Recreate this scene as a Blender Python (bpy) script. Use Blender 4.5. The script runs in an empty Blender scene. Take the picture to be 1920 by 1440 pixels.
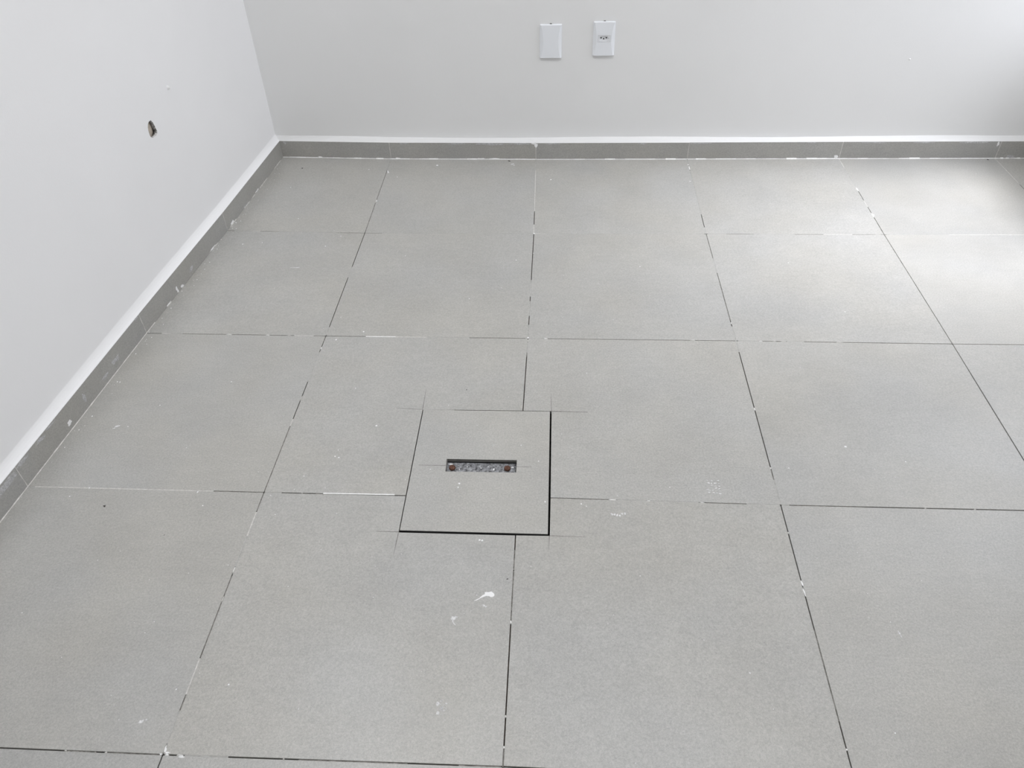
import bpy, bmesh, math, random
from mathutils import Vector, Matrix
from mathutils.geometry import tessellate_polygon

random.seed(7)
SC = bpy.context.scene
COL = SC.collection

# ------------------------------------------------------------------ camera
YAW, PITCH, ROLL = -0.0731, 0.7236, -0.0331
CAM_LOC = (1.2788, -2.9405, 1.3642)
LENS = 1424.43 / 1920 * 36


def camera_matrix():
    cy, sy, cp, sp = math.cos(YAW), math.sin(YAW), math.cos(PITCH), math.sin(PITCH)
    fwd = Vector((sy * cp, cy * cp, -sp))
    right = Vector((cy, -sy, 0))
    up = right.cross(fwd)
    cr, sr = math.cos(ROLL), math.sin(ROLL)
    r2 = cr * right + sr * up
    u2 = -sr * right + cr * up
    m = Matrix.Identity(4)
    for k, a in enumerate((r2, u2, -fwd)):
        for q in range(3):
            m[q][k] = a[q]
    m.translation = Vector(CAM_LOC)
    return m


cam_data = bpy.data.cameras.new('camera')
cam_data.sensor_fit = 'HORIZONTAL'
cam_data.sensor_width = 36
cam_data.lens = LENS
cam_data.clip_start = 0.02
cam = bpy.data.objects.new('camera', cam_data)
cam.matrix_world = camera_matrix()
COL.objects.link(cam)
SC.camera = cam

# ------------------------------------------------------------------ light: an overcast sky seen through the windows
SKY_STRENGTH = 4.5
SKY_COLOR = (0.90, 0.925, 1.0)
world = bpy.data.worlds.new('overcast_sky')
SC.world = world
world.use_nodes = True
wn, wl = world.node_tree.nodes, world.node_tree.links
wn.clear()
w_out = wn.new('ShaderNodeOutputWorld')
w_bg = wn.new('ShaderNodeBackground')
w_tc = wn.new('ShaderNodeTexCoord')
w_sep = wn.new('ShaderNodeSeparateXYZ')
w_ramp = wn.new('ShaderNodeValToRGB')
w_ramp.color_ramp.elements[0].position = 0.49
w_ramp.color_ramp.elements[0].color = (0.20, 0.195, 0.19, 1)      # the street and yards below the horizon
w_ramp.color_ramp.elements[1].position = 0.51
w_ramp.color_ramp.elements[1].color = (*[c * 0.65 for c in SKY_COLOR], 1)
for pos, lev in ((0.75, 0.85), (1.0, 1.0)):                        # overcast: brighter overhead than at the horizon
    el = w_ramp.color_ramp.elements.new(pos)
    el.color = (*[c * lev for c in SKY_COLOR], 1)
w_map = wn.new('ShaderNodeMapRange')
w_map.inputs['From Min'].default_value = -1
w_map.inputs['From Max'].default_value = 1
wl.new(w_tc.outputs['Generated'], w_sep.inputs[0])
wl.new(w_sep.outputs['Z'], w_map.inputs['Value'])
wl.new(w_map.outputs['Result'], w_ramp.inputs['Fac'])
wl.new(w_ramp.outputs['Color'], w_bg.inputs['Color'])
w_bg.inputs['Strength'].default_value = SKY_STRENGTH
wl.new(w_bg.outputs[0], w_out.inputs[0])

# room and window sizes
ROOM_Z = 3.10
X_R = 3.165           # inner face of the right wall
Y_B = 0.014           # inner face of the back wall
Y_F = -4.20           # inner face of the wall behind the camera
WINDOWS = [(-1.00, -0.03, 0.50, 3.00)]    # y0, y1, z0, z1 in the right wall

for wi, (wy0, wy1, wz0, wz1) in enumerate(WINDOWS):
    pl = bpy.data.lights.new('window_portal', 'AREA')
    pl.shape = 'RECTANGLE'
    pl.size = wz1 - wz0
    pl.size_y = wy1 - wy0
    pl.cycles.is_portal = True
    po = bpy.data.objects.new('window_portal', pl)
    po.location = (X_R + 0.16, (wy0 + wy1) / 2, (wz0 + wz1) / 2)
    po.rotation_euler = (0, math.radians(90), 0)      # faces -X, into the room
    COL.objects.link(po)

# hazy sun, high over the right-hand side, coming in steeply through window_1
SUN_EL, SUN_AZ = math.radians(63), math.radians(-6)
sun = bpy.data.lights.new('hazy_sun', 'SUN')
sun.energy = 3.7
sun.angle = math.radians(20)
sun.color = (0.94, 0.945, 1.0)
so = bpy.data.objects.new('hazy_sun', sun)
so.rotation_euler = Vector((math.cos(SUN_EL) * math.cos(SUN_AZ), -math.cos(SUN_EL) * math.sin(SUN_AZ), math.sin(SUN_EL))).to_track_quat('Z', 'Y').to_euler()
COL.objects.link(so)

# two unseen square fill lights under the ceiling, added to brighten floor and walls
for lx, ly, le in ((0.45, -1.5, 19), (2.0, -1.75, 21)):
    fill = bpy.data.lights.new('ceiling_fill', 'AREA')
    fill.shape = 'SQUARE'
    fill.size = 0.6
    fill.energy = le
    fill.color = (0.99, 0.99, 1.0)
    lo_ = bpy.data.objects.new('ceiling_fill', fill)
    lo_.location = (lx, ly, ROOM_Z - 0.012)
    COL.objects.link(lo_)

SC.view_settings.view_transform = 'Standard'
SC.view_settings.look = 'None'
SC.view_settings.gamma = 1
SC.view_settings.use_curve_mapping = False
SC.view_settings.exposure = 0.09
SC.cycles.max_bounces = 9
SC.cycles.diffuse_bounces = 6
SC.cycles.sample_clamp_indirect = 6

# ------------------------------------------------------------------ helpers


def tag(o, label=None, cat=None, group=None, kind=None):
    for k, v in (('label', label), ('category', cat), ('group', group), ('kind', kind)):
        if v:
            o[k] = v
    return o


def obj(name, bm, m, parent=None, loc=None, smooth=False):
    me = bpy.data.meshes.new(name)
    bmesh.ops.recalc_face_normals(bm, faces=bm.faces)
    if loc is not None:
        bmesh.ops.translate(bm, verts=bm.verts, vec=-Vector(loc))
    bm.to_mesh(me)
    bm.free()
    if smooth:
        for p in me.polygons:
            p.use_smooth = True
    me.materials.append(m)
    o = bpy.data.objects.new(name, me)
    COL.objects.link(o)
    if loc is not None:
        o.location = loc
    if parent is not None:
        o.parent = parent
        if loc is not None:
            o.location = Vector(loc) - WORLD_LOC.get(parent.name, Vector())
            WORLD_LOC[o.name] = Vector(loc)
        else:
            o.location = -WORLD_LOC.get(parent.name, Vector())
            WORLD_LOC[o.name] = Vector()
    elif loc is not None:
        WORLD_LOC[o.name] = Vector(loc)
    return o


WORLD_LOC = {}


def empty(name, loc):
    o = bpy.data.objects.new(name, None)
    o.location = loc
    o.empty_display_size = 0.05
    COL.objects.link(o)
    WORLD_LOC[o.name] = Vector(loc)
    return o


def add_box(bm, x0, x1, y0, y1, z0, z1):
    vs = [bm.verts.new((x, y, z)) for z in (z0, z1) for x, y in ((x0, y0), (x1, y0), (x1, y1), (x0, y1))]
    for f in ((3, 2, 1, 0), (4, 5, 6, 7), (0, 1, 5, 4), (1, 2, 6, 5), (2, 3, 7, 6), (3, 0, 4, 7)):
        bm.faces.new([vs[i] for i in f])
    return vs


def add_prism(bm, poly, z0, z1, bevel=0.0):
    lo = [bm.verts.new((x, y, z0)) for x, y in poly]
    hi = [bm.verts.new((x, y, z1)) for x, y in poly]
    n = len(poly)
    bm.faces.new(list(reversed(lo)))
    top = bm.faces.new(hi)
    for i in range(n):
        bm.faces.new((lo[i], lo[(i + 1) % n], hi[(i + 1) % n], hi[i]))
    if bevel:
        bmesh.ops.bevel(bm, geom=list(top.edges), offset=bevel, segments=1, affect='EDGES', profile=0.5)


def inset(poly, dist):
    """offset every edge of a CCW polygon inwards by its own distance"""
    n = len(poly)
    out = []
    for i in range(n):
        p0, p1, p2 = Vector(poly[i - 1]), Vector(poly[i]), Vector(poly[(i + 1) % n])
        d1, d2 = (p1 - p0).normalized(), (p2 - p1).normalized()
        n1, n2 = Vector((-d1.y, d1.x)), Vector((-d2.y, d2.x))
        a, b = dist[i - 1], dist[i]
        den = d1.x * d2.y - d1.y * d2.x
        if abs(den) < 1e-3:
            out.append(tuple(p1 + n2 * b))
            continue
        q1, q2 = p1 + n1 * a, p1 + n2 * b
        t = ((q2.x - q1.x) * d2.y - (q2.y - q1.y) * d2.x) / den
        out.append(tuple(q1 + d1 * t))
    return out


def add_blob(bm, c, ax, ay, nrm, rx, ry, h, n=9, jag=0.3):
    """a small irregular flattened dollop lying on a plane (ax, ay) with its top towards nrm"""
    c, ax, ay, nrm = Vector(c), Vector(ax), Vector(ay), Vector(nrm)
    outer, inner = [], []
    for k in range(n):
        a = 2 * math.pi * k / n
        r = 1 + random.uniform(-jag, jag)
        outer.append(bm.verts.new(c + ax * (rx * r * math.cos(a)) + ay * (ry * r * math.sin(a))))
        inner.append(bm.verts.new(c + ax * (rx * .62 * r * math.cos(a)) + ay * (ry * .62 * r * math.sin(a)) + nrm * h))
    for k in range(n):
        bm.faces.new((outer[k], outer[(k + 1) % n], inner[(k + 1) % n], inner[k]))
    bm.faces.new(inner)


def add_lathe(bm, prof, c, axis='Z', n=20):
    """revolve a (radius, height) profile"""
    rings = []
    for r, h in prof:
        ring = []
        for k in range(n):
            a = 2 * math.pi * k / n
            x, y = r * math.cos(a), r * math.sin(a)
            p = (x, y, h) if axis == 'Z' else (x, -h, y)
            ring.append(bm.verts.new(Vector(c) + Vector(p)))
        rings.append(ring)
    for a, b in zip(rings, rings[1:]):
        for k in range(n):
            bm.faces.new((a[k], a[(k + 1) % n], b[(k + 1) % n], b[k]))
    bm.faces.new(rings[-1])
    bm.faces.new(list(reversed(rings[0])))


# ------------------------------------------------------------------ materials


class NT:
    def __init__(self, name):
        self.m = bpy.data.materials.new(name)
        self.m.use_nodes = True
        self.n, self.l = self.m.node_tree.nodes, self.m.node_tree.links
        self.b = self.n['Principled BSDF']

    def new(self, t, **kw):
        nd = self.n.new(t)
        for k, v in kw.items():
            if k.startswith('i_'):
                nd.inputs[k[2:].replace('_', ' ')].default_value = v
            else:
                setattr(nd, k, v)
        return nd

    def noise(self, vec, scale, detail=3, rough=0.6):
        nd = self.new('ShaderNodeTexNoise')
        nd.inputs['Scale'].default_value = scale
        nd.inputs['Detail'].default_value = detail
        nd.inputs['Roughness'].default_value = rough
        self.l.new(vec, nd.inputs['Vector'])
        return nd.outputs['Fac']

    def remap(self, v, a, b, c, d):
        nd = self.new('ShaderNodeMapRange')
        for k, x in zip(('From Min', 'From Max', 'To Min', 'To Max'), (a, b, c, d)):
            nd.inputs[k].default_value = x
        self.l.new(v, nd.inputs['Value'])
        return nd.outputs['Result']

    def math(self, op, a, b):
        nd = self.new('ShaderNodeMath', operation=op)
        for k, x in enumerate((a, b)):
            if isinstance(x, (int, float)):
                nd.inputs[k].default_value = x
            else:
                self.l.new(x, nd.inputs[k])
        return nd.outputs[0]

    def mix(self, fac, a, b, blend='MIX'):
        nd = self.new('ShaderNodeMix', data_type='RGBA', blend_type=blend)
        for k, x in ((0, fac), (6, a), (7, b)):
            if isinstance(x, (int, float)):
                nd.inputs[k].default_value = x
            elif isinstance(x, tuple):
                nd.inputs[k].default_value = (*x, 1) if len(x) == 3 else x
            else:
                self.l.new(x, nd.inputs[k])
        return nd.outputs[2]

    def bump(self, h, strength, dist):
        nd = self.new('ShaderNodeBump')
        nd.inputs['Strength'].default_value = strength
        nd.inputs['Distance'].default_value = dist
        self.l.new(h, nd.inputs['Height'])
        self.l.new(nd.outputs[0], self.b.inputs['Normal'])


def mat_plain(name, col, rough=0.6, metal=0.0, var=0.0, scale=60, spec=0.5):
    t = NT(name)
    tc = t.new('ShaderNodeTexCoord')
    if var:
        f = t.remap(t.noise(tc.outputs['Object'], scale), .3, .7, 1 - var, 1 + var)
        c = t.mix(1.0, col, f, 'MULTIPLY')
        t.l.new(c, t.b.inputs['Base Color'])
    else:
        t.b.inputs['Base Color'].default_value = (*col, 1)
    t.b.inputs['Roughness'].default_value = rough
    t.b.inputs['Metallic'].default_value = metal
    t.b.inputs['Specular IOR Level'].default_value = spec
    return t.m


TILE_COL = (0.455, 0.450, 0.432)


def mat_tile(name='cement_porcelain', tone=1.0):
    t = NT(name)
    tc = t.new('ShaderNodeTexCoord')
    oi = t.new('ShaderNodeObjectInfo')
    off = t.new('ShaderNodeVectorMath', operation='SCALE')
    off.inputs[0].default_value = (37.0, 91.0, 13.0)
    t.l.new(oi.outputs['Random'], off.inputs['Scale'])
    add = t.new('ShaderNodeVectorMath', operation='ADD')
    t.l.new(tc.outputs['Object'], add.inputs[0])
    t.l.new(off.outputs[0], add.inputs[1])
    P = add.outputs[0]
    st = t.new('ShaderNodeMapping')
    st.inputs['Scale'].default_value = (0.35, 1.0, 1.0)
    t.l.new(P, st.inputs['Vector'])
    grain = t.math('ADD', t.math('MULTIPLY', t.noise(P, 620, 3, 0.75), 0.62), t.math('MULTIPLY', t.noise(P, 230, 2, 0.6), 0.38))
    mid = t.noise(st.outputs[0], 55, 4, 0.65)
    cloud = t.noise(P, 5.5, 3, 0.55)
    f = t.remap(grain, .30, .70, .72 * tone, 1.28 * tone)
    f = t.math('MULTIPLY', f, t.remap(mid, .3, .7, .965, 1.035))
    f = t.math('MULTIPLY', f, t.remap(cloud, .3, .7, .955, 1.045))
    f = t.math('MULTIPLY', f, t.remap(oi.outputs['Random'], 0, 1, .985, 1.015))
    hue = t.mix(t.remap(t.noise(P, 3.1, 2, .5), .35, .65, 0, 1), (0.398, 0.395, 0.380), (0.404, 0.395, 0.368))
    c = t.mix(1.0, hue, f, 'MULTIPLY')
    t.l.new(c, t.b.inputs['Base Color'])
    t.l.new(t.remap(mid, .3, .7, .34, .44), t.b.inputs['Roughness'])
    t.b.inputs['Specular IOR Level'].default_value = 0.75
    t.bump(t.math('ADD', grain, mid), 0.25, 0.0006)
    return t.m


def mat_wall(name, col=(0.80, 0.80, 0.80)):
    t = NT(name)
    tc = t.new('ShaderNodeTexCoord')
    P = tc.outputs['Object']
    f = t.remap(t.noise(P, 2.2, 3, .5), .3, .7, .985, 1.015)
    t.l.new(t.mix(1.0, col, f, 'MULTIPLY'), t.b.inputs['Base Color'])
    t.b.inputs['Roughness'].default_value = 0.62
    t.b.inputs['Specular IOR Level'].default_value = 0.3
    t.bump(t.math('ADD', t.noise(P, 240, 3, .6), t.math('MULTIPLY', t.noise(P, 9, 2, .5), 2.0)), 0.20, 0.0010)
    return t.m


def mat_mottled(name, a, b, scale, rough, metal=0.0, lo=.4, hi=.6, bump=0.0):
    t = NT(name)
    tc = t.new('ShaderNodeTexCoord')
    n = t.noise(tc.outputs['Object'], scale, 5, .7)
    t.l.new(t.mix(t.remap(n, lo, hi, 0, 1), a, b), t.b.inputs['Base Color'])
    t.b.inputs['Roughness'].default_value = rough
    t.b.inputs['Metallic'].default_value = metal
    if bump:
        t.bump(n, .6, bump)
    return t.m


M_TILE = mat_tile()
M_TILE_SHADED = mat_tile('cement_porcelain_shaded', 0.90)  # the floor tile again, with the skirting's shade put into a darker tone
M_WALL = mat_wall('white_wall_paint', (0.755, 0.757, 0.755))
M_WALL_L = mat_wall('white_wall_paint_lit', (0.85, 0.85, 0.857))  # white lightened to stand in for light missing on the left wall
M_CEIL = mat_wall('ceiling_paint', (0.82, 0.82, 0.82))
M_BED = mat_mottled('joint_bed', (0.045, 0.037, 0.030), (0.13, 0.105, 0.085), 45, 0.9)
M_PIT = mat_plain('dark_pit', (0.02, 0.02, 0.02), 0.9)
GROUT = {
    't': mat_mottled('thin_dark_joint', (0.13, 0.125, 0.112), (0.32, 0.31, 0.29), 60, 0.9),
    'f': mat_mottled('tile_grey_joint', (0.36, 0.355, 0.335), (0.45, 0.445, 0.43), 60, 0.9),
    'p': mat_mottled('pale_joint', (0.50, 0.49, 0.465), (0.66, 0.65, 0.62), 70, 0.9),
    'w': mat_mottled('white_joint', (0.78, 0.78, 0.76), (0.90, 0.90, 0.89), 80, 0.8),
}
M_SCUFF = mat_mottled('worn_paint_scuff', (0.36, 0.36, 0.355), (0.56, 0.56, 0.57), 220, 0.7)
M_PAINT = mat_plain('dried_white_paint', (0.86, 0.86, 0.86), 0.6)
M_SMEAR = mat_mottled('thin_white_paint', (0.55, 0.55, 0.55), (0.78, 0.78, 0.78), 300, 0.7)
M_CUT = mat_mottled('saw_cut_dirt', (0.15, 0.14, 0.13), (0.28, 0.27, 0.26), 50, 0.9)
M_PLASTIC = mat_plain('white_switch_plastic', (0.78, 0.80, 0.83), 0.30)
M_SOCKET = mat_plain('white_socket_plastic', (0.74, 0.75, 0.77), 0.35)
M_BLACK = mat_plain('black_hole', (0.008, 0.008, 0.008), 0.8)
M_ZINC = mat_mottled('galvanised_steel', (0.045, 0.045, 0.047), (0.44, 0.45, 0.47), 120, 0.45, 0.6, .35, .65)
M_STEEL = mat_plain('dull_steel', (0.24, 0.235, 0.22), 0.6, 0.5, .2)
M_RUST = mat_mottled('rusty_steel', (0.035, 0.016, 0.012), (0.17, 0.075, 0.045), 420, 0.75, 0.2)
M_RENDER = mat_mottled('broken_render', (0.16, 0.155, 0.15), (0.62, 0.61, 0.60), 140, 0.95, bump=.002)
M_BEIGE = mat_plain('beige_clay', (0.50, 0.44, 0.37), 0.85, 0, .12, 60)
M_DIRT = mat_plain('dark_crumb', (0.05, 0.045, 0.04), 0.9)
M_ALU = mat_plain('white_aluminium', (0.75, 0.75, 0.75), 0.35)

# ------------------------------------------------------------------ measured layout (metres): tile corners, row by row from the back wall
GRID = [
     [(0.1388, 0.0036), (0.5968, -0.0149), (1.1929, -0.0209), (1.8014, -0.0196), (2.4, -0.0159), (3.0023, -0.0146), (3.165, -0.0146)] ,
     [(0.1049, -0.5948), (0.6046, -0.6087), (1.2017, -0.607), (1.7961, -0.6036), (2.3957, -0.6035), (3.0, -0.6), (3.165, -0.6)] ,
     [(0.0602, -1.1959), (0.6056, -1.1996), (1.2022, -1.1994), (1.7984, -1.1988), (2.3996, -1.2015), (3.0, -1.2), (3.165, -1.2)] ,
     [(0.0213, -1.7985), (0.6, -1.7994), (1.1993, -1.7951), (1.7983, -1.801), (2.4001, -1.7999), (3.0, -1.8), (3.165, -1.8)] ,
     [(-0.0193, -2.4029), (0.599, -2.4025), (1.2014, -2.398), (1.7967, -2.4), (2.4, -2.4), (3.0, -2.4), (3.165, -2.4)] ,
     [(-0.0607, -3.0), (0.6, -3.0), (1.2, -3.0), (1.8, -3.0), (2.4, -3.0), (3.0, -3.0), (3.165, -3.0)] ,
     [(-0.1021, -3.6), (0.6, -3.6), (1.2, -3.6), (1.8, -3.6), (2.4, -3.6), (3.0, -3.6), (3.165, -3.6)] ,
     [(-0.1434, -4.2), (0.6, -4.2), (1.2, -4.2), (1.8, -4.2), (2.4, -4.2), (3.0, -4.2), (3.165, -4.2)] ,
]
GAP = 0.00118          # half a joint
OPEN = [(0.9362, -1.5062), (1.2750, -1.5040), (1.2758, -1.9050), (0.9378, -1.9062)]    # sawn opening TL, TR, BR, BL
LID = [(0.9388, -1.5083), (1.2702, -1.5062), (1.2710, -1.8996), (0.9402, -1.8996)]

# ------------------------------------------------------------------ floor
bm = bmesh.new()
xs = [-0.35, OPEN[0][0] - .004, OPEN[2][0] + .004, 3.36]
ys = [-4.34, OPEN[3][1] - .004, OPEN[0][1] + .004, 0.16]
ZB = -0.0060
gv = [[bm.verts.new((x, y, ZB)) for x in xs] for y in ys]
for r in range(3):
    for c in range(3):
        if (r, c) != (1, 1):
            bm.faces.new((gv[r][c], gv[r][c + 1], gv[r + 1][c + 1], gv[r + 1][c]))
ring = [gv[1][1], gv[1][2], gv[2][2], gv[2][1]]
low = [bm.verts.new((v.co.x, v.co.y, -0.060)) for v in ring]
for k in range(4):
    bm.faces.new((ring[k], low[k], low[(k + 1) % 4], ring[(k + 1) % 4]))
bm.faces.new(low)
floor = tag(obj('floor', bm, M_BED), 'grey cement-look tiled floor with fine dark joints and paint drips', kind='structure')

notched = {(1, 2), (2, 2), (1, 3), (2, 3)}
ol = lambda y: OPEN[0][0] + (y - OPEN[0][1]) / (OPEN[3][1] - OPEN[0][1]) * (OPEN[3][0] - OPEN[0][0])
orr = lambda y: OPEN[1][0] + (y - OPEN[1][1]) / (OPEN[2][1] - OPEN[1][1]) * (OPEN[2][0] - OPEN[1][0])
ot = lambda x: OPEN[0][1] + (x - OPEN[0][0]) / (OPEN[1][0] - OPEN[0][0]) * (OPEN[1][1] - OPEN[0][1])
ob = lambda x: OPEN[3][1] + (x - OPEN[3][0]) / (OPEN[2][0] - OPEN[3][0]) * (OPEN[2][1] - OPEN[3][1])
for j in range(7):
    for i in range(6):
        tl, tr, bl, br = GRID[j][i], GRID[j][i + 1], GRID[j + 1][i], GRID[j + 1][i + 1]
        g = GAP
        if (i, j) == (1, 2):
            poly = [bl, (ol(bl[1]), bl[1]), OPEN[0], (1.1999, ot(1.2)), tr, tl]
            dist = [g, 0, 0, g, g, g]
        elif (i, j) == (2, 2):
            poly = [(1.1999, ot(1.2)), OPEN[1], (orr(-1.7956), -1.7956), br, tr, tl]
            dist = [0, 0, g, g, g, g]
        elif (i, j) == (1, 3):
            poly = [bl, br, (1.1998, ob(1.2)), OPEN[3], (ol(tl[1]), tl[1]), tl]
            dist = [g, g, 0, 0, g, g]
        elif (i, j) == (2, 3):
            poly = [bl, br, tr, (orr(-1.7956), -1.7956), OPEN[2], (1.1998, ob(1.2))]
            dist = [g, g, g, 0, 0, g]
        else:
            poly = [bl, br, tr, tl]
            dist = [g, g, g, g]
        if i == 0:
            dist[-1] = -.003                                   # runs under the skirting
        if j == 0:
            dist[2] = -.003
        bm = bmesh.new()
        add_prism(bm, inset(poly, dist), -0.009, random.uniform(-.0002, .0002), 0.0004)
        c = ((tl[0] + br[0]) / 2, (tl[1] + br[1]) / 2, 0)
        obj('tile', bm, M_TILE, floor, c)

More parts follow.
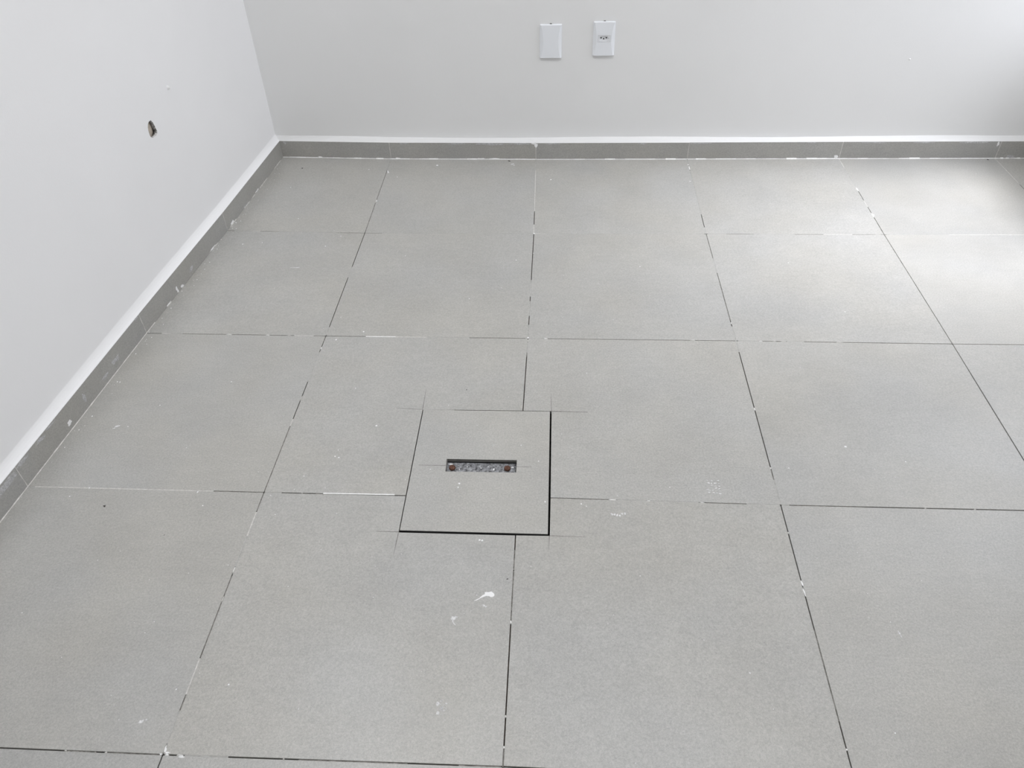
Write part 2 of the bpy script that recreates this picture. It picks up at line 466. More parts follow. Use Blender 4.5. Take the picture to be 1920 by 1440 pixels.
# joint fillings: what is not filled stays an open dark joint
GROUT_RUNS = [
    ('f',0.5969,-0.0198,0.5981,-0.1121),('t',0.5981,-0.1121,0.6014,-0.3619),('p',0.6014,-0.3619,0.6017,-0.3868),('t',0.6017,-0.3868,0.6045,-0.5976),('f',0.605,-0.8256,0.6051,-0.8891),
    ('f',0.6055,-1.1555,0.6056,-1.1945),('t',0.6055,-1.2098,0.6054,-1.225),('w',0.6051,-1.2499,0.605,-1.2622),('f',0.6049,-1.2744,0.6037,-1.4046),('p',0.6032,-1.4612,0.603,-1.4823),
    ('p',0.6023,-1.5518,0.6021,-1.5775),('t',0.6021,-1.5795,0.6,-1.7944),('t',0.6,-1.8026,0.5999,-1.8553),('p',0.5999,-1.8585,0.5998,-1.9265),('f',0.5998,-1.9265,0.5997,-2.0072),
    ('w',0.5997,-2.0072,0.5996,-2.0262),('t',0.5996,-2.0316,0.5995,-2.0786),('p',0.5995,-2.0786,0.5995,-2.0964),('t',0.5995,-2.0964,0.5993,-2.2172),('p',0.5993,-2.2195,0.5992,-2.2924),
    ('t',0.5992,-2.2924,0.5991,-2.3229),('f',0.5991,-2.3229,0.599,-2.383),('w',0.599,-2.383,0.599,-2.3997),('f',1.193,-0.0258,1.1944,-0.1216),('p',1.1944,-0.1216,1.1993,-0.4483),
    ('p',1.2008,-0.5444,1.2016,-0.6034),('f',1.2019,-0.8962,1.202,-0.9882),('f',1.202,-1.0139,1.2021,-1.0886),('f',1.2021,-1.1339,1.2022,-1.1931),('p',1.2022,-1.2031,1.2021,-1.2181),
    ('f',1.2021,-1.2181,1.2019,-1.2645),('t',1.2019,-1.2645,1.2018,-1.2812),('t',1.1998,-1.9428,1.2,-1.995),('t',1.2,-1.9976,1.2004,-2.1165),('w',1.2004,-2.1153,1.2004,-2.1236),
    ('p',1.2011,-2.307,1.2011,-2.3129),('w',1.2013,-2.3622,1.2013,-2.3678),('t',1.2013,-2.3678,1.2014,-2.4002),('f',1.8013,-0.0269,1.8009,-0.0795),('w',1.8008,-0.0842,1.8006,-0.1123),
    ('f',1.8005,-0.1216,1.7973,-0.468),('f',1.7965,-0.5583,1.7961,-0.6018),('t',1.7961,-0.6089,1.7967,-0.759),('f',1.7967,-0.759,1.797,-0.8481),('t',1.797,-0.8481,1.798,-1.0994),
    ('w',1.7981,-1.1099,1.7981,-1.1203),('f',1.7981,-1.1307,1.7984,-1.2497),('w',1.7984,-1.4775,1.7984,-1.4895),('w',1.7983,-1.6854,1.7983,-1.6922),('t',1.7983,-1.6922,1.7983,-1.7258),
    ('f',1.7983,-1.7258,1.7983,-1.7995),('w',1.7981,-1.8761,1.7981,-1.8819),('w',1.7978,-2.0021,1.7977,-2.0137),('w',1.7977,-2.0162,1.7977,-2.0377),('t',1.7975,-2.1135,1.7972,-2.2085),
    ('t',1.7972,-2.2085,1.797,-2.2949),('w',1.7969,-2.3425,1.7968,-2.3471),('p',2.4,-0.0183,2.3994,-0.0939),('f',2.3994,-0.0939,2.3982,-0.2627),('w',2.3982,-0.2627,2.398,-0.2881),
    ('t',2.398,-0.2881,2.3975,-0.3621),('p',2.3975,-0.3621,2.3971,-0.4099),('t',2.3971,-0.4099,2.3968,-0.4565),('w',2.3968,-0.4565,2.3966,-0.4831),('t',2.3966,-0.4831,2.3974,-0.8643),
    ('t',2.3974,-0.8643,2.3996,-1.1942),('t',2.3996,-1.2039,2.3997,-1.3283),('p',3.0023,-0.0146,3.0014,-0.2314),('f',0.1305,-0.5955,0.1973,-0.5974),('p',0.1973,-0.5974,0.2248,-0.5981),
    ('t',0.2248,-0.5981,0.2951,-0.6001),('f',0.2951,-0.6001,0.5008,-0.6058),('t',0.5008,-0.6058,0.6027,-0.6086),('t',0.6084,-0.6087,0.6655,-0.6085),('f',0.6655,-0.6085,1.1626,-0.6071),
    ('f',1.1626,-0.6071,1.1961,-0.607),('p',1.2054,-0.607,1.2407,-0.6068),('f',1.2407,-0.6068,1.7888,-0.6036),('f',1.8033,-0.6036,1.865,-0.6036),('t',1.865,-0.6036,1.9591,-0.6036),
    ('f',1.9591,-0.6036,2.0959,-0.6035),('t',2.0959,-0.6035,2.1927,-0.6035),('p',2.1927,-0.6035,2.2891,-0.6035),('t',2.2891,-0.6035,2.3637,-0.6035),('p',2.3637,-0.6035,2.385,-0.6035),
    ('f',2.4028,-0.6035,2.6114,-0.6023),('p',2.6114,-0.6023,2.8568,-0.6008),('p',0.1062,-1.1962,0.1341,-1.1964),('f',0.1341,-1.1964,0.1702,-1.1966),('t',0.1702,-1.1966,0.304,-1.1976),
    ('w',0.304,-1.1976,0.3235,-1.1977),('t',0.3235,-1.1977,0.4239,-1.1984),('w',0.4239,-1.1984,0.4368,-1.1985),('p',0.4884,-1.1988,0.5013,-1.1989),('p',0.511,-1.199,0.5688,-1.1994),
    ('t',0.5688,-1.1994,0.6024,-1.1996),('t',0.6359,-1.1996,0.7219,-1.1996),('w',0.7251,-1.1996,0.8138,-1.1995),('p',0.8138,-1.1995,0.9053,-1.1995),('f',0.9053,-1.1995,1.0308,-1.1995),
    ('t',1.0308,-1.1995,1.1898,-1.1994),('f',1.1944,-1.1994,1.2502,-1.1994),('w',1.2502,-1.1994,1.2595,-1.1993),('t',1.2595,-1.1993,1.6684,-1.1989),('p',1.6684,-1.1989,1.6836,-1.1989),
    ('t',1.6866,-1.1989,1.7924,-1.1988),('f',1.8044,-1.1988,1.8615,-1.1991),('w',1.8615,-1.1991,1.8735,-1.1991),('t',1.8735,-1.1991,1.9004,-1.1993),('p',1.9004,-1.1993,1.9124,-1.1993),
    ('p',1.9244,-1.1994,1.9423,-1.1994),('f',1.9423,-1.1994,1.99,-1.1997),('t',1.99,-1.1997,2.0792,-1.2001),('p',2.0792,-1.2001,2.1,-1.2002),('t',2.1,-1.2002,2.3967,-1.2015),
    ('t',2.4055,-1.2015,2.5944,-1.201),('f',0.0234,-1.7985,0.0393,-1.7985),('p',0.0393,-1.7985,0.3476,-1.799),('p',0.3476,-1.799,0.4775,-1.7992),('t',0.4775,-1.7992,0.5962,-1.7994),
    ('f',0.6026,-1.7994,0.6423,-1.7991),('p',0.6882,-1.7988,0.6933,-1.7987),('t',0.7239,-1.7985,0.7392,-1.7984),('w',0.7417,-1.7984,0.9112,-1.7972),('t',0.9112,-1.7972,0.9263,-1.7971),
    ('t',1.2777,-1.7959,1.4079,-1.7972),('w',1.4079,-1.7972,1.4274,-1.7973),('f',1.4274,-1.7973,1.4956,-1.798),('w',1.4956,-1.798,1.5053,-1.7981),('f',1.5053,-1.7981,1.6141,-1.7992),
    ('w',1.6141,-1.7992,1.6285,-1.7993),('t',1.6309,-1.7994,1.7221,-1.8002),('f',1.7221,-1.8002,1.7959,-1.801),('f',1.8007,-1.801,1.8174,-1.801),('t',1.8174,-1.801,1.891,-1.8008),
    ('t',1.891,-1.8008,1.9831,-1.8007),('p',2.1157,-1.8004,2.1215,-1.8004),('p',2.2239,-1.8002,2.2297,-1.8002),('p',0.4185,-2.4026,0.4244,-2.4026),('t',0.4244,-2.4026,0.4773,-2.4026),
    ('p',0.493,-2.4026,0.4988,-2.4026),('t',0.4988,-2.4026,0.598,-2.4025),('w',0.6019,-2.4025,0.6115,-2.4024),('w',0.6231,-2.4023,0.6385,-2.4022),('f',0.6385,-2.4022,0.7172,-2.4016),
    ('p',0.8145,-2.4009,0.8183,-2.4009),('t',0.843,-2.4007,1.0351,-2.3992),('t',1.1245,-2.3986,1.1986,-2.398),]
TOPZ = {'t': -0.0016, 'f': -0.0003, 'p': -0.0001, 'w': 0.0002}
NAME = {'t': 'sunken_grout', 'f': 'grey_grout', 'p': 'pale_grout', 'w': 'white_grout'}
for kind in 'tfpw':
    bm = bmesh.new()
    for k, x0, y0, x1, y1 in GROUT_RUNS:
        if k != kind:
            continue
        a, b = Vector((x0, y0)), Vector((x1, y1))
        d = (b - a).normalized()
        if k in 'wp' and (b - a).length < .022:                # small crumbs of grout
            m = (a + b) / 2
            add_prism(bm, [tuple(a), tuple(m + Vector((d.y, -d.x)) * GAP * .9), tuple(b), tuple(m - Vector((d.y, -d.x)) * GAP * .9)], ZB, -.0004)
            add_blob(bm, (m.x, m.y, -.0003), (d.x, d.y, 0), (-d.y, d.x, 0), (0, 0, 1), (b - a).length * .42, GAP * 1.15, .0008, 8, .3)
            continue
        nrm = Vector((-d.y, d.x)) * (GAP + (.0001 if k != 'w' else .0003))
        add_prism(bm, [tuple(a - nrm), tuple(b - nrm), tuple(b + nrm), tuple(a + nrm)], ZB, TOPZ[k])
    if kind == 'f':
        add_prism(bm, [(.9372, -1.5083), (1.020, -1.5078), (1.020, -1.5056), (.9372, -1.5061)], ZB, -.0003)
    tag(obj(NAME[kind], bm, GROUT[kind], floor), kind='stuff')

# saw overcuts at the corners of the opening and beside the slot
for x0, y0, x1, y1 in [(0.9349, -1.4275, 0.9366, -1.5055), (0.8659, -1.5028, 0.9362, -1.5066), (1.2719, -1.4366, 1.2745, -1.5035),
                       (1.2752, -1.5047, 1.3681, -1.5063), (0.887, -1.9040, 0.9376, -1.9040), (0.9382, -1.9065, 0.9372, -1.9655),
                       (1.2760, -1.9042, 1.3553, -1.9049), (1.2745, -1.9055, 1.2742, -1.9459)]:
    a, b = Vector((x0, y0)), Vector((x1, y1))
    d = (b - a).normalized()
    w = Vector((-d.y, d.x))
    if min((a - Vector(c)).length for c in OPEN) < min((b - Vector(c)).length for c in OPEN):
        a, b = b, a
    bm = bmesh.new()
    add_prism(bm, sorted([tuple(a - w * .0002), tuple(b - w * .0008), tuple(b + w * .0008), tuple(a + w * .0002)],
                         key=lambda p: math.atan2(p[1] - (a.y + b.y) / 2, p[0] - (a.x + b.x) / 2)), -0.001, 0.00035)
    obj('saw_cut', bm, M_CUT, floor)

# ------------------------------------------------------------------ walls
X_C, SL = 0.124, 0.0652             # left wall passes (X_C, Y_B) and slants by SL per metre


def lw(y, off=0.0):
    return X_C + SL * (y - Y_B) + off


DL = Vector((SL, 1, 0)).normalized()            # along the left wall, towards the back
NL = Vector((DL.y, -DL.x, 0))                   # out of the left wall, into the room
HOLE = [(-0.7900, 0.4835), (-0.7829, 0.4740), (-0.7800, 0.4623), (-0.7790, 0.4545), (-0.7757, 0.4446), (-0.7800, 0.4395),
        (-0.7900, 0.4368), (-0.8000, 0.4372), (-0.8100, 0.4380), (-0.8170, 0.4420), (-0.8193, 0.4500), (-0.8189, 0.4596),
        (-0.8159, 0.4719), (-0.8090, 0.4800), (-0.8010, 0.4840)]


def lpt(y, z, off=0.0):
    return Vector((lw(y), y, z)) + NL * off


bm = bmesh.new()
outer = [lpt(Y_B, -.01), lpt(Y_B, ROOM_Z), lpt(Y_F, ROOM_Z), lpt(Y_F, -.01)]
hole = [lpt(y, z) for y, z in HOLE]
allp = outer + hole
vs = [bm.verts.new(p) for p in allp]
for tri in tessellate_polygon([outer, hole]):
    bm.faces.new([vs[i] for i in tri])
bk = [bm.verts.new(p - NL * .14) for p in outer]
bm.faces.new(bk)
for k in range(4):
    bm.faces.new((vs[k], vs[(k + 1) % 4], bk[(k + 1) % 4], bk[k]))
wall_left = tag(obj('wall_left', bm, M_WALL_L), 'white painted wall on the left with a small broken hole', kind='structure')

bm = bmesh.new()
hc = Vector((-.7975, .460))
rings = []
for q, (off, sc) in enumerate([(0.0002, 1.0), (-0.004, .95), (-0.008, 1.0), (-0.013, 1.16)]):
    rg = []
    for y, z in HOLE:
        s = sc if q == 0 else sc + random.uniform(-.07, .05)
        rg.append(bm.verts.new(lpt(hc.x + (y - hc.x) * s, hc.y + (z - hc.y) * s, off + (random.uniform(-.0015, .0015) if q else 0))))
    rings.append(rg)
for a, b in zip(rings, rings[1:]):
    for k in range(len(HOLE)):
        bm.faces.new((a[k], a[(k + 1) % len(HOLE)], b[(k + 1) % len(HOLE)], b[k]))
obj('broken_render_rim', bm, M_RENDER, wall_left)
bm = bmesh.new()
n = 18
dome = []
for r, h in ((.030, -.0150), (.019, -.0122), (.010, -.0105)):
    dome.append([bm.verts.new(lpt(hc.x + r * math.cos(2 * math.pi * k / n), hc.y + r * math.sin(2 * math.pi * k / n), h)) for k in range(n)])
for a, b in zip(dome, dome[1:]):
    for k in range(n):
        bm.faces.new((a[k], a[(k + 1) % n], b[(k + 1) % n], b[k]))
bm.faces.new(dome[-1])
obj('clay_plug', bm, M_BEIGE, wall_left, smooth=True)
bm = bmesh.new()
add_blob(bm, lpt(-.6474, .5285, 0), DL, (0, 0, 1), NL, .0048, .0070, .0080, 10, .25)
obj('paint_flake', bm, M_PAINT, wall_left)

bm = bmesh.new()
add_box(bm, lw(Y_B) - .10, X_R + .15, Y_B, Y_B + .14, -.01, ROOM_Z)
wall_back = tag(obj('wall_back', bm, M_WALL), 'white painted back wall with two switch plates', kind='structure')
bm = bmesh.new()
add_blob(bm, (2.5684, Y_B, .3728), (1, 0, 0), (0, 0, 1), (0, -1, 0), .0032, .0032, .0034, 8, .2)
obj('paint_lump', bm, M_PAINT, wall_back)

bm = bmesh.new()
add_box(bm, lw(Y_F) - .1, X_R + .15, Y_F - .12, Y_F, -.01, ROOM_Z)
tag(obj('wall_front', bm, M_WALL), 'plain white wall behind the viewer', kind='structure')

bm = bmesh.new()
yb = [Y_F]
for wy0, wy1, wz0, wz1 in WINDOWS[::-1]:
    add_box(bm, X_R, X_R + .15, yb[-1], wy0, -.01, ROOM_Z)
    add_box(bm, X_R, X_R + .15, wy0, wy1, -.01, wz0)
    add_box(bm, X_R, X_R + .15, wy0, wy1, wz1, ROOM_Z)
    yb.append(wy1)
add_box(bm, X_R, X_R + .15, yb[-1], Y_B, -.01, ROOM_Z)
tag(obj('wall_right', bm, M_WALL), 'white wall on the right with a tall low-silled window', kind='structure')
bm = bmesh.new()
add_box(bm, -.6, X_R + .15, Y_F - .12, Y_B + .14, ROOM_Z, ROOM_Z + .1)
tag(obj('ceiling', bm, M_CEIL), 'plain white ceiling', kind='structure')

for k, (wy0, wy1, wz0, wz1) in enumerate(WINDOWS):
    bm = bmesh.new()
    f = .035
    x0, x1 = X_R + .06, X_R + .11
    add_box(bm, x0, x1, wy0, wy1, wz0, wz0 + f)
    add_box(bm, x0, x1, wy0, wy1, wz1 - f, wz1)
    add_box(bm, x0, x1, wy0, wy0 + f, wz0 + f, wz1 - f)
    add_box(bm, x0, x1, wy1 - f, wy1, wz0 + f, wz1 - f)
    w = tag(obj('window_%d' % (k + 1), bm, M_ALU), 'white framed window in the right wall', kind='structure')
    bm = bmesh.new()
    m = (wy0 + wy1) / 2
    add_box(bm, x0 + .01, x1 - .01, m - .02, m + .02, wz0 + f, wz1 - f)
    obj('mullion', bm, M_ALU, w)

# ------------------------------------------------------------------ tiled skirting and the plaster bevel above it
BB_H, BB_T = 0.0692, 0.009


def skirting(name, label, pts, side, bevel_name, depth, rise, prof, to_wall, wall_mat):
    """pts: points of the front face line on the floor; side: unit vector from the tiles into the wall"""
    bm = bmesh.new()
    side = Vector(side)
    n = len(pts)
    P = [Vector(p) for p in pts]
    for a, b in zip(P, P[1:]):
        q = [a + side * BB_T * .9, b + side * BB_T * .9, b + side * (BB_T + .0025), a + side * (BB_T + .0025)]
        area = sum(q[i].x * q[(i + 1) % 4].y - q[(i + 1) % 4].x * q[i].y for i in range(4))
        add_prism(bm, [tuple(v) for v in (q if area > 0 else q[::-1])], -.005, BB_H - .002)
    root = tag(obj(name, bm, GROUT['p']), label, kind='structure')
    for k, (a, b) in enumerate(zip(P, P[1:])):
        d = (b - a).normalized()
        ga = .0011 if k else .0002
        gb = .0011 if k < n - 2 else .0002
        a2, b2 = a + d * ga, b - d * gb
        q = [a2, b2, b2 + side * BB_T, a2 + side * BB_T]
        area = sum(q[i].x * q[(i + 1) % 4].y - q[(i + 1) % 4].x * q[i].y for i in range(4))
        if area < 0:
            q = q[::-1]
        bm = bmesh.new()
        add_prism(bm, [tuple(v) for v in q], .0006, BB_H + random.uniform(-.0006, .0006))
        m = (a + b) / 2
        obj('skirting_tile', bm, M_TILE_SHADED, root, (m.x, m.y, .035))
        if 0 < k:
            bm = bmesh.new()
            w = d * .0012
            q = [a - w - side * .0003, a + w - side * .0003, a + w + side * .004, a - w + side * .004]
            area = sum(q[i].x * q[(i + 1) % 4].y - q[(i + 1) % 4].x * q[i].y for i in range(4))
            add_prism(bm, [tuple(v) for v in (q if area > 0 else q[::-1])], .001, BB_H - .001)
            obj('joint_grout', bm, GROUT['p'], root)
    # plaster bevel: fine steps along the line with a slightly wavy upper edge
    bm = bmesh.new()
    steps = []
    for a, b in zip(P, P[1:]):
        m = max(2, int((b - a).length / .06))
        for s in range(m):
            steps.append(a.lerp(b, s / m))
    steps.append(P[-1])
    steps.insert(0, P[0] - (P[1] - P[0]).normalized() * .016)      # run on into the corner
    rows = []
    for s in steps:
        wob = .0022 * math.sin(s.x * 5.1 + s.y * 4.3) + random.uniform(-.0006, .0006)
        dep = to_wall(s) + .0003
        up = rise + wob + (depth - dep) * .45
        row = [(0.0002, BB_H - .004)]
        row += [(0.0002 + u * dep, BB_H + .0006 + v * up) for u, v in prof]
        row += [(dep + .004, BB_H + up + .001), (dep + .004, BB_H - .004)]
        rows.append([bm.verts.new((s.x + side.x * u, s.y + side.y * u, z)) for u, z in row])
    for a, b in zip(rows, rows[1:]):
        for k in range(len(a)):
            bm.faces.new((a[k], a[(k + 1) % len(a)], b[(k + 1) % len(a)], b[k]))
    bm.faces.new(rows[0])
    bm.faces.new(rows[-1])
    tag(obj(bevel_name, bm, wall_mat), 'white plaster bevel running along the top of the ' + label.split(' along')[0], kind='structure')
    return root


def on_poly(pts, t):
    """point at fraction t of every piece: t = 2.5 is half way along the third piece"""
    k = min(int(t), len(pts) - 2)
    return Vector(pts[k]).lerp(Vector(pts[k + 1]), t - k)


BACK = [(GRID[0][0][0] - .0012, GRID[0][0][1])] + [GRID[0][i] for i in range(1, 7)]
LEFT = [GRID[j][0] for j in range(8)]
SL_B = (0, 1)
SL_L = (-NL.x, -NL.y)
bb_back = skirting('baseboard_back', 'grey tile skirting along the back wall', BACK, SL_B, 'trim_1', Y_B + .0135, .0115,
                   [(0, 0), (.5, .42), (1, 1)], lambda s: Y_B - s.y, M_WALL)
LEFT_P = [(x, y) for x, y in LEFT]
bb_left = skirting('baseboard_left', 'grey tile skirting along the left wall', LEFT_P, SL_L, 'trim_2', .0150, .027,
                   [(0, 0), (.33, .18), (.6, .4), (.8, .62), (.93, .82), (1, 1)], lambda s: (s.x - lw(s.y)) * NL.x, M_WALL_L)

RIGHT = [(X_R - .0115, GRID[0][6][1])] + [(X_R - .0115, GRID[j][6][1]) for j in range(1, 8)]
bb_right = skirting('baseboard_right', 'grey tile skirting along the right wall', RIGHT, (1, 0), 'trim_3', .0115, .015,
                    [(0, 0), (.5, .42), (1, 1)], lambda s: X_R - s.x, M_WALL)

# white filler along the foot of the skirting
bm = bmesh.new()
for k in range(90):
    t0 = 5.98 * k / 90
    a, b = on_poly(BACK, t0), on_poly(BACK, 5.98 * (k + 1) / 90)
    w = .0016 + random.uniform(0, .0014) + (.002 if random.random() < .12 else 0)
    h = w * .8
    v = [bm.verts.new(p) for p in ((a.x, a.y, h), (b.x, b.y, h), (b.x, b.y - w, .0003), (a.x, a.y - w, .0003), (a.x, a.y, -.001), (b.x, b.y, -.001))]
    bm.faces.new((v[0], v[1], v[2], v[3]))
    bm.faces.new((v[0], v[3], v[4]))
    bm.faces.new((v[1], v[5], v[2]))
tag(obj('white_filler', bm, GROUT['w'], bb_back), kind='stuff')
bm = bmesh.new()
for k in range(110):
    t0 = .05 + 5.0 * k / 110
    a, b = on_poly(LEFT, t0), on_poly(LEFT, t0 + 5.0 / 110)
    if t0 < 1.9 and math.sin(t0 * 23) + random.uniform(-1, 1) < .25:
        continue
    w = .0014 + random.uniform(0, .0008)
    v = [bm.verts.new(p) for p in ((a.x, a.y, w), (b.x, b.y, w), (b.x + w, b.y, .0003), (a.x + w, a.y, .0003))]
    bm.faces.new(v)
tag(obj('pale_filler', bm, GROUT['p'], bb_left), kind='stuff')

# paint blotches on the skirting
UP = (0, 0, 1)


def back_face(x, z):
    for a, b in zip(BACK, BACK[1:]):
        if a[0] <= x <= b[0]:
            y = a[1] + (x - a[0]) / (b[0] - a[0]) * (b[1] - a[1])
            return (x, y - .0001, z)


for x, z, rx, rz, m in [(.30, .0025, .012, .0035, M_PAINT), (.66, .0660, .022, .0025, M_SCUFF), (.625, .003, .010, .003, M_PAINT), (.88, .0655, .045, .0030, M_SCUFF), (1.02, .0645, .060, .0040, M_SCUFF),
                        (1.13, .0655, .050, .0035, M_SCUFF), (1.185, .0665, .012, .0050, M_PAINT), (1.193, .0600, .006, .009, M_PAINT), (1.26, .066, .030, .0025, M_SCUFF), (.97, .002, .020, .003, M_PAINT),
                        (1.03, .0025, .026, .003, M_PAINT), (1.62, .066, .020, .003, M_SCUFF), (1.85, .066, .045, .0025, M_SCUFF), (2.387, .008, .008, .0065, M_PAINT), (2.28, .067, .02, .002, M_SCUFF),
                        (2.52, .066, .04, .0025, M_SCUFF), (2.70, .066, .05, .0025, M_SCUFF), (2.992, .060, .004, .009, M_PAINT), (3.06, .007, .016, .006, M_SCUFF), (2.90, .0655, .05, .003, M_SCUFF), (.16, .062, .008, .006, M_SCUFF)]:
    bm = bmesh.new()
    add_blob(bm, back_face(x, z), (1, 0, 0), UP, (0, -1, 0), rx, rz, .0004, 11, .4)
    obj('paint_smear', bm, m, bb_back)


def left_face(y, z, off=.0001):
    for (x0, y0), (x1, y1) in zip(LEFT, LEFT[1:]):
        if y1 <= y <= y0:
            x = x0 + (y - y0) / (y1 - y0) * (x1 - x0)
            return Vector((x, y, z)) + NL * off


for y, z, rx, rz, m in [(-.985, .012, .006, .011, M_PAINT), (-.955, .004, .010, .0045, M_PAINT), (-.88, .020, .016, .008, M_SCUFF), (-.545, .005, .014, .006, M_PAINT), (-.72, .003, .024, .003, M_PAINT), (-.30, .003, .018, .003, M_PAINT),
                        (-1.36, .030, .020, .008, M_SCUFF), (-1.42, .022, .016, .006, M_SCUFF), (-1.52, .035, .006, .012, M_SCUFF), (-1.60, .020, .010, .006, M_PAINT), (-1.655, .064, .018, .003, M_SCUFF), (-1.70, .060, .018, .005, M_SCUFF),
                        (-1.78, .062, .024, .006, M_SCUFF), (-1.84, .056, .034, .010, M_SCUFF), (-1.90, .058, .03, .008, M_SCUFF), (-1.215, .066, .012, .003, M_SCUFF), (-1.05, .003, .014, .002, M_PAINT), (-.42, .004, .02, .003, M_SCUFF)]:
    bm = bmesh.new()
    add_blob(bm, left_face(y, z), DL, UP, NL, rx, rz, .0004, 11, .45)
    obj('paint_smear', bm, m, bb_left)

# ------------------------------------------------------------------ specks and smears of paint on the floor
SPECKS = [
    (1.993,-1.613,3.2),(2.121,-1.659,2.2),(1.841,-1.688,1.9),(1.553,-1.756,1.5),(0.826,-1.570,2.5),(1.003,-1.489,1.4),(0.391,-1.409,1.8),(0.742,-1.428,1.5),
    (0.746,-1.659,1.3),(0.743,-1.680,2.0),(0.753,-1.684,2.0),(0.682,-1.747,1.6),(0.619,-1.809,1.5),(0.985,-1.716,1.7),(1.059,-1.759,2.5),(1.058,-1.771,1.9),
    (1.131,-1.631,1.3),(1.200,-1.630,1.7),(1.245,-1.682,1.6),(1.301,-1.588,1.3),(1.263,-1.808,2.1),(1.346,-1.812,1.8),(1.358,-1.819,1.5),(1.121,-1.921,2.1),
    (1.127,-1.922,2.6),(0.674,-2.271,2.0),(0.577,-2.284,1.5),(0.477,-2.145,1.1),(0.583,-2.005,1.2),(0.468,-1.844,1.5),(0.441,-1.804,2.2),(0.174,-1.799,2.2),
    (0.139,-1.826,1.7),(0.646,-1.865,1.4),(0.787,-1.857,1.2),(0.193,-2.135,1.1),(1.911,-2.085,1.3),(1.889,-2.313,1.4),(0.714,-1.177,2.7),(0.640,-1.217,2.7),
    (0.630,-1.107,1.6),(0.524,-0.631,1.9),(2.143,-1.053,2.3),(2.035,-0.785,2.1),(0.795,-0.074,4.3),(0.649,-0.178,2.1),(0.607,-0.140,2.2),(1.256,-0.199,3.1),
    (0.256,-0.677,1.9),(0.190,-0.688,2.3),(1.148,-0.780,2.1),(1.204,-0.736,1.8),(1.202,-0.607,3.7),(1.202,-1.196,2.8),(1.252,-1.200,2.3),(0.603,-0.374,3.2),
    (1.789,-0.212,2.6),(1.799,-0.070,3.1),(0.485,-0.699,1.9),(0.340,-0.509,2.0),(0.245,-0.268,2.1),(0.523,-0.112,2.2),(2.398,-0.275,3.9),(2.399,-0.468,3.7),
    (1.430,-1.786,1.5),(2.041,-1.685,1.1),(0.929,-1.751,1.3),(1.554,-0.814,1.7),(1.109,-0.943,1.5),(0.229,-1.508,1.5),(0.177,-1.591,1.4),(0.360,-1.662,1.4),
    (0.070,-1.417,1.8),(0.728,-2.053,1.1),(0.913,-2.073,1.1),(1.034,-2.142,1.0),(1.466,-2.002,1.1),(1.579,-2.145,1.0),(1.952,-1.316,1.4),(1.453,-1.106,1.4),
    (1.369,-1.351,1.5),(1.012,-1.003,1.7),(0.773,-0.758,1.8),(1.685,-2.278,1.0),(1.996,-2.195,1.0),(0.819,-2.312,1.0),]
bm = bmesh.new()
for x, y, r in SPECKS:
    add_blob(bm, (x, y, .0002), (1, 0, 0), (0, 1, 0), UP, r * .0010, r * .0011, .0009, 8, .25)
for k in range(260):
    r = random.uniform(.0004, .0010)
    add_blob(bm, (random.uniform(.2, 2.95), random.uniform(-2.6, -.05), .0002), (1, 0, 0), (0, 1, 0), UP, r, r, .0003, 6, .3)
for k in range(60):
    y = random.uniform(-1.9, -.1)
    p = left_face(y, 0, random.uniform(.002, .035))
    r = random.uniform(.0006, .0018)
    add_blob(bm, (p.x, p.y, .0002), (1, 0, 0), (0, 1, 0), UP, r, r * 1.5, .0004, 6, .3)
tag(obj('paint_speck', bm, M_PAINT, floor), kind='stuff')


def floor_smear(parts, m, name='paint_smear'):
    bm = bmesh.new()
    for x, y, rx, ry, ang in parts:
        c, s = math.cos(ang), math.sin(ang)
        add_blob(bm, (x, y, .00022), (c, s, 0), (-s, c, 0), UP, rx, ry, .0003, 9, .4)
    obj(name, bm, m, floor)


floor_smear([(1.140, -2.0625, .009, .0028, .5), (1.150, -2.0560, .009, .0048, .25), (1.158, -2.0580, .005, .0050, .2), (1.130, -2.0700, .008, .0010, .55)], M_PAINT)
floor_smear([(1.1432, -2.0835, .0035, .0020, -.4), (1.1475, -2.0865, .0025, .0016, -.4), (1.1265, -2.0600, .0013, .0013, 0)], M_SMEAR)
floor_smear([(1.0850, -2.1150, .0035, .0045, .9), (1.0815, -2.1180, .0060, .0012, -.9), (1.0870, -2.1270, .0060, .0010, -.9), (1.0895, -2.1120, .0020, .003, 1.2)], M_SMEAR)
floor_smear([(1.1170, -2.0980, .0025, .0008, .8), (1.1050, -2.1040, .0020, .0006, .8)], M_SMEAR)
parts = []
for k in range(60):
    a, r = random.uniform(0, 6.28), abs(random.gauss(0, .5))
    parts.append((1.0795 + .012 * r * math.cos(a) + .004, -2.3020 + .022 * r * math.sin(a), random.uniform(.0004, .0012), random.uniform(.0004, .0014), a))
parts += [(1.0755, -2.292, .0030, .0045, .2), (1.0765, -2.309, .0035, .0040, .6), (1.0900, -2.291, .002, .002, 0)]
floor_smear(parts, M_SMEAR)
parts = []
for r in range(6):
    for c in range(4):
        if random.random() < .8:
            parts.append((1.6440 + c * .0078 + random.uniform(-.001, .001), -1.7330 - r * .0075 + random.uniform(-.0015, .0015),
                          random.uniform(.0022, .0042), random.uniform(.0009, .0019), random.uniform(-.15, .25)))
parts += [(1.6420, -1.7690, .0040, .0018, .2), (1.6400, -1.7600, .003, .0014, .3)]
floor_smear(parts, M_SMEAR)
floor_smear([(1.4150 + k * .0058, -1.8410 + random.uniform(-.006, .004), .0022, .0034, random.uniform(-.6, .6)) for k in range(6)], M_SMEAR)
floor_smear([(1.9593, -2.1160, .0016, .0050, .1), (1.9605, -2.1230, .0012, .0030, .3), (1.6560, -2.2100, .002, .002, 0)], M_SMEAR)
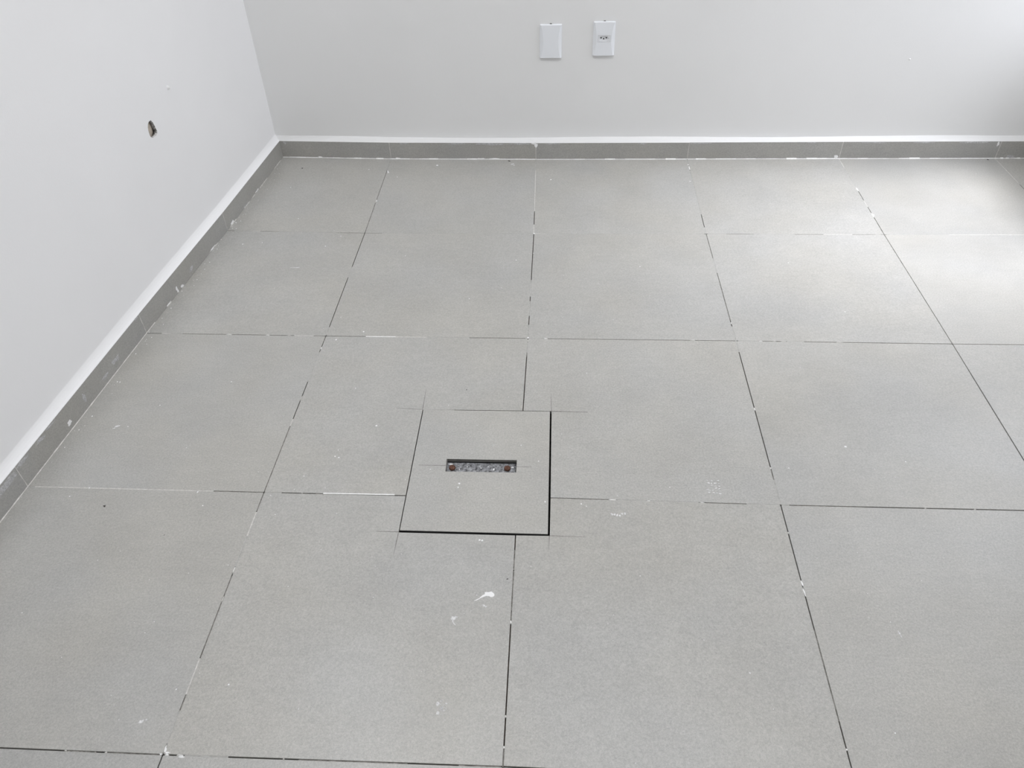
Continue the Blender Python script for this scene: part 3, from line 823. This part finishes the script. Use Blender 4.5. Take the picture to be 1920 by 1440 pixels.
floor_smear([(.5361, -2.3463, .0050, .0030, .3), (.5440, -2.3430, .0020, .0016, 0)], M_SMEAR)
floor_smear([(.6035, -.1290, .0020, .0110, .25), (.6075, -.1400, .0040, .0025, 0)], M_PAINT)
floor_smear([(1.1000, -.0630, .0080, .0060, .4), (1.1060, -.0750, .0040, .0040, 0)], M_SMEAR)
floor_smear([(.418, -.8345, .0120, .0018, .1), (.402, -.8345, .006, .0012, .1)], M_SMEAR)
floor_smear([(.6000, -2.3930, .0022, .0060, .2), (.6060, -2.3990, .0045, .0016, 0), (.5960, -2.4020, .003, .0016, 0), (.6330, -2.4050, .0060, .0020, 0)], M_PAINT)
floor_smear([(1.7982, -2.0080, .0016, .0060, .1), (1.7978, -2.0300, .0016, .0080, .1)], M_PAINT)
floor_smear([(.1480, -1.5900, .0070, .0030, .5), (.1420, -1.5980, .004, .002, .5)], M_SMEAR)
for x, y, rx, ry, a in [(.2363, -1.8524, .0028, .0034, .4), (1.0449, -1.427, .0013, .0018, 0), (1.0851, -.0354, .0070, .0032, -.6), (.2470, -.1000, .0030, .004, 0), (2.9700, -.0270, .0035, .005, 0), (1.1880, -2.0190, .0022, .0008, .6), (1.5100, -1.0000, .001, .001, 0), (.4110, -1.9300, .001, .0014, 0)]:
    floor_smear([(x, y, rx, ry, a)], M_DIRT, 'dark_crumb')

# ------------------------------------------------------------------ access cover let into the floor
LC = (1.105, -1.703, -0.060)
hatch = tag(empty('access_cover', LC), 'square tile-topped access cover set flush in the grey floor, with rusty screws in its slot', 'access cover')
SLOT = [(1.0215, -1.7215), (1.1922, -1.7203), (1.1922, -1.6795), (1.0203, -1.6806)]
bm = bmesh.new()
lo_p = [LID[3], LID[2], LID[1], LID[0]]
for z, flip in ((0.0001, False), (-.009, True)):
    o = [bm.verts.new((x, y, z)) for x, y in lo_p]
    q = [bm.verts.new((x, y, z)) for x, y in SLOT]
    for k in range(4):
        f = (o[k], o[(k + 1) % 4], q[(k + 1) % 4], q[k])
        bm.faces.new(f[::-1] if flip else f)
    if not flip:
        o1, q1 = o, q
for k in range(4):
    bm.faces.new((o1[k], o1[(k + 1) % 4], o[(k + 1) % 4], o[k]))
    bm.faces.new((q1[k], q1[(k + 1) % 4], q[(k + 1) % 4], q[k]))
obj('cover_tile', bm, M_TILE, hatch, (1.105, -1.703, 0))
bm = bmesh.new()
xa, xb, ya, yb2 = LID[0][0] + .003, LID[1][0] - .003, LID[3][1] + .003, LID[0][1] - .004
add_box(bm, xa, xb, ya, -1.7235, -.060, -.009)
add_box(bm, xa, xb, -1.6775, yb2, -.060, -.009)
add_box(bm, xa, 1.0185, -1.7235, -1.6775, -.060, -.009)
add_box(bm, 1.1945, xb, -1.7235, -1.6775, -.060, -.009)
add_box(bm, 1.0185, 1.1945, -1.7235, -1.6775, -.060, -.0170)
obj('tray', bm, M_PIT, hatch)
bm = bmesh.new()
for (x0, y0), (x1, y1) in ((LID[3], LID[2]), (LID[2], LID[1])):
    w = Vector((y1 - y0, x0 - x1)).normalized() * .0012
    add_prism(bm, [(x0 + w.x, y0 + w.y), (x1 + w.x, y1 + w.y), (x1, y1), (x0, y0)], -.030, -.0010)
obj('lid_gap_shade', bm, M_PIT, hatch)  # dark strips added on two lid edges, the gap's shade put into their colour
bm = bmesh.new()
add_prism(bm, [(1.0215, -1.7225), (1.1905, -1.7215), (1.1905, -1.6828), (1.0215, -1.6836)], -.0170, -.0086, .0008)
strip = tag(obj('lifting_strip', bm, M_ZINC, hatch), 'scuffed galvanised strip at the bottom of the slot')
bm = bmesh.new()
add_box(bm, 1.0212, 1.1917, -1.6806, -1.6798, -.0066, -.0003)
add_box(bm, 1.0212, 1.0222, -1.7200, -1.6808, -.0085, -.0008)
obj('slot_lining', bm, M_STEEL, hatch)
for k, (x, y) in enumerate([(1.0360, -1.7030), (1.1700, -1.7015)]):
    bm = bmesh.new()
    add_lathe(bm, [(.0080, -.0086), (.0082, -.0060), (.0074, -.0040), (.0050, -.0031)], (x, y, 0), n=12)
    s = tag(obj('screw', bm, M_RUST, hatch), 'brown rusty round screw head', None)
    bm = bmesh.new()
    add_lathe(bm, [(.0034, -.0032), (.0028, -.0025)], (x + .0006, y, 0), n=8)
    obj('screw_tip', bm, M_RUST, s)
for i, (x, y, rx, ry) in enumerate([(1.106, -1.7010, .0016, .0016), (1.137, -1.7040, .0018, .0036), (1.123, -1.6950, .002, .001), (1.072, -1.6970, .0012, .0012), (1.182, -1.6960, .004, .0018), (1.030, -1.6900, .006, .0016), (1.054, -1.7060, .001, .002)]):
    bm = bmesh.new()
    add_blob(bm, (x, y, -.0085), (1, 0, 0), (0, 1, 0), UP, rx, ry, .0003, 8, .3)
    obj('paint_fleck', bm, M_PAINT, hatch)
for x0, y0, x1, y1 in [(0.9543, -1.7027, 1.0205, -1.7025), (1.1925, -1.7011, 1.229, -1.7018)]:
    bm = bmesh.new()
    add_prism(bm, [(x0, y0 - .0005), (x1, y1 - .0005), (x1, y1 + .0005), (x0, y0 + .0005)], -.001, .0003)
    obj('saw_cut', bm, M_CUT, hatch)

# ------------------------------------------------------------------ plates on the back wall


def plate_mesh(cx, cz, w, h, opening=None):
    bm = bmesh.new()
    E_, F_ = .0030, .0088
    vrows = [-1, -.988, -.96, -.9, -.75, -.5, -.25, 0, .25, .5, .75, .9, .96, .988, 1]
    zs = [v * h / 2 for v in vrows]
    if opening:
        ow, oh, oz = opening
        zs = sorted([z for z in zs if not (oz - oh / 2 - .004 < z < oz + oh / 2 + .004)] + [oz - oh / 2, oz + oh / 2])
    rows = []
    for z in zs:
        v = 2 * z / h
        av = abs(v)
        half = w / 2 - (.0022 if av > .99 else .0006 if av > .98 else 0)
        waist = w / 2 - .0035 - .0095 * (1 - v * v)
        t = min(1, (1 - av) * h / 2 / .0024)              # the top and bottom lips
        yf = E_ + (F_ - E_) * t
        zz = z
        if av > .9:
            zz = z + math.copysign(.0016, z) * 0
        cols = [(-half, 0), (-half, E_ * (.75 if av > .98 else 1)), (-waist, yf)]
        if opening:
            cols += [(-ow / 2, yf), (ow / 2, yf)]
        cols += [(waist, yf), (half, E_ * (.75 if av > .98 else 1)), (half, 0)]
        row = []
        for x, y in cols:
            bulge = math.copysign(.0018, z) * (1 - (2 * x / w) ** 2) if av > .9 else 0
            row.append(bm.verts.new((cx + x, Y_B - y, cz + zz + bulge)))
        rows.append(row)
    for a, b, z0, z1 in zip(rows, rows[1:], zs, zs[1:]):
        for k in range(len(a) - 1):
            if opening and k == 3 and abs((z0 + z1) / 2 - oz) < oh / 4:
                for p, q in ((a[3], a[4]), (b[3], b[4]), (a[3], b[3]), (a[4], b[4])):
                    p2 = bm.verts.new(p.co + Vector((0, .007, 0)))
                    q2 = bm.verts.new(q.co + Vector((0, .007, 0)))
                    bm.faces.new((p, q, q2, p2))
                continue
            bm.faces.new((a[k], a[k + 1], b[k + 1], b[k]))
    bm.faces.new(rows[0])
    bm.faces.new(rows[-1])
    return bm


def release_tab(cx, z, root):
    bm = bmesh.new()
    add_box(bm, cx - .0035, cx + .0035, Y_B - .0035, Y_B, z, z + .0022)
    obj('release_tab', bm, M_STEEL, root)


c1x, c1z = 1.2487, .4480
c2x, c2z = 1.4442, .4555
blank = tag(empty('blank_cover_plate', (c1x, Y_B, c1z)), 'plain white cover plate with no socket, left of the outlet on the back wall', 'cover plate')
obj('face_plate', plate_mesh(c1x, c1z, .0808, .1192), M_PLASTIC, blank)
release_tab(c1x, c1z + .0604, blank)

outlet = tag(empty('power_outlet', (c2x, Y_B, c2z)), 'white power outlet plate with a three-pin socket, right of the blank plate', 'power outlet')
OW, OH, OZ = .0452, .0236, .0020
obj('face_plate', plate_mesh(c2x, c2z, .0800, .1192, (OW, OH, OZ)), M_PLASTIC, outlet)
release_tab(c2x, c2z + .0604, outlet)
bm = bmesh.new()
yf, yr = Y_B - .0084, Y_B - .0040
rect = [Vector((c2x + sx * (OW / 2 - .0006), yf, c2z + OZ + sz * (OH / 2 - .0006))) for sx, sz in ((-1, -1), (1, -1), (1, 1), (-1, 1))]
hexa = [Vector((c2x + x, yf, c2z + OZ + z)) for x, z in ((-.0195, 0), (-.0120, -.0092), (.0120, -.0092), (.0195, 0), (.0120, .0092), (-.0120, .0092))]
vs = [bm.verts.new(p) for p in rect + hexa]
for tri in tessellate_polygon([rect, hexa]):
    bm.faces.new([vs[i] for i in tri])
deep = [bm.verts.new((c2x + (p.x - c2x) * .94, yr, c2z + OZ + (p.z - c2z - OZ) * .94)) for p in hexa]
for k in range(6):
    bm.faces.new((vs[4 + k], vs[4 + (k + 1) % 6], deep[(k + 1) % 6], deep[k]))
bm.faces.new(deep)
back = [bm.verts.new(p + Vector((0, .006, 0))) for p in rect]
for k in range(4):
    bm.faces.new((vs[k], vs[(k + 1) % 4], back[(k + 1) % 4], back[k]))
insert = tag(obj('socket_insert', bm, M_SOCKET, outlet), 'white hexagonal three-pin socket')
for dx, dz in ((-.0105, .0016), (-.0010, -.0014), (.0085, .0016)):
    bm = bmesh.new()
    add_lathe(bm, [(.0026, 0), (.0026, .0003)], (c2x + dx, yr, c2z + OZ + dz), axis='Y', n=12)
    obj('pin_hole', bm, M_BLACK, insert)
bpy.context.view_layer.update()
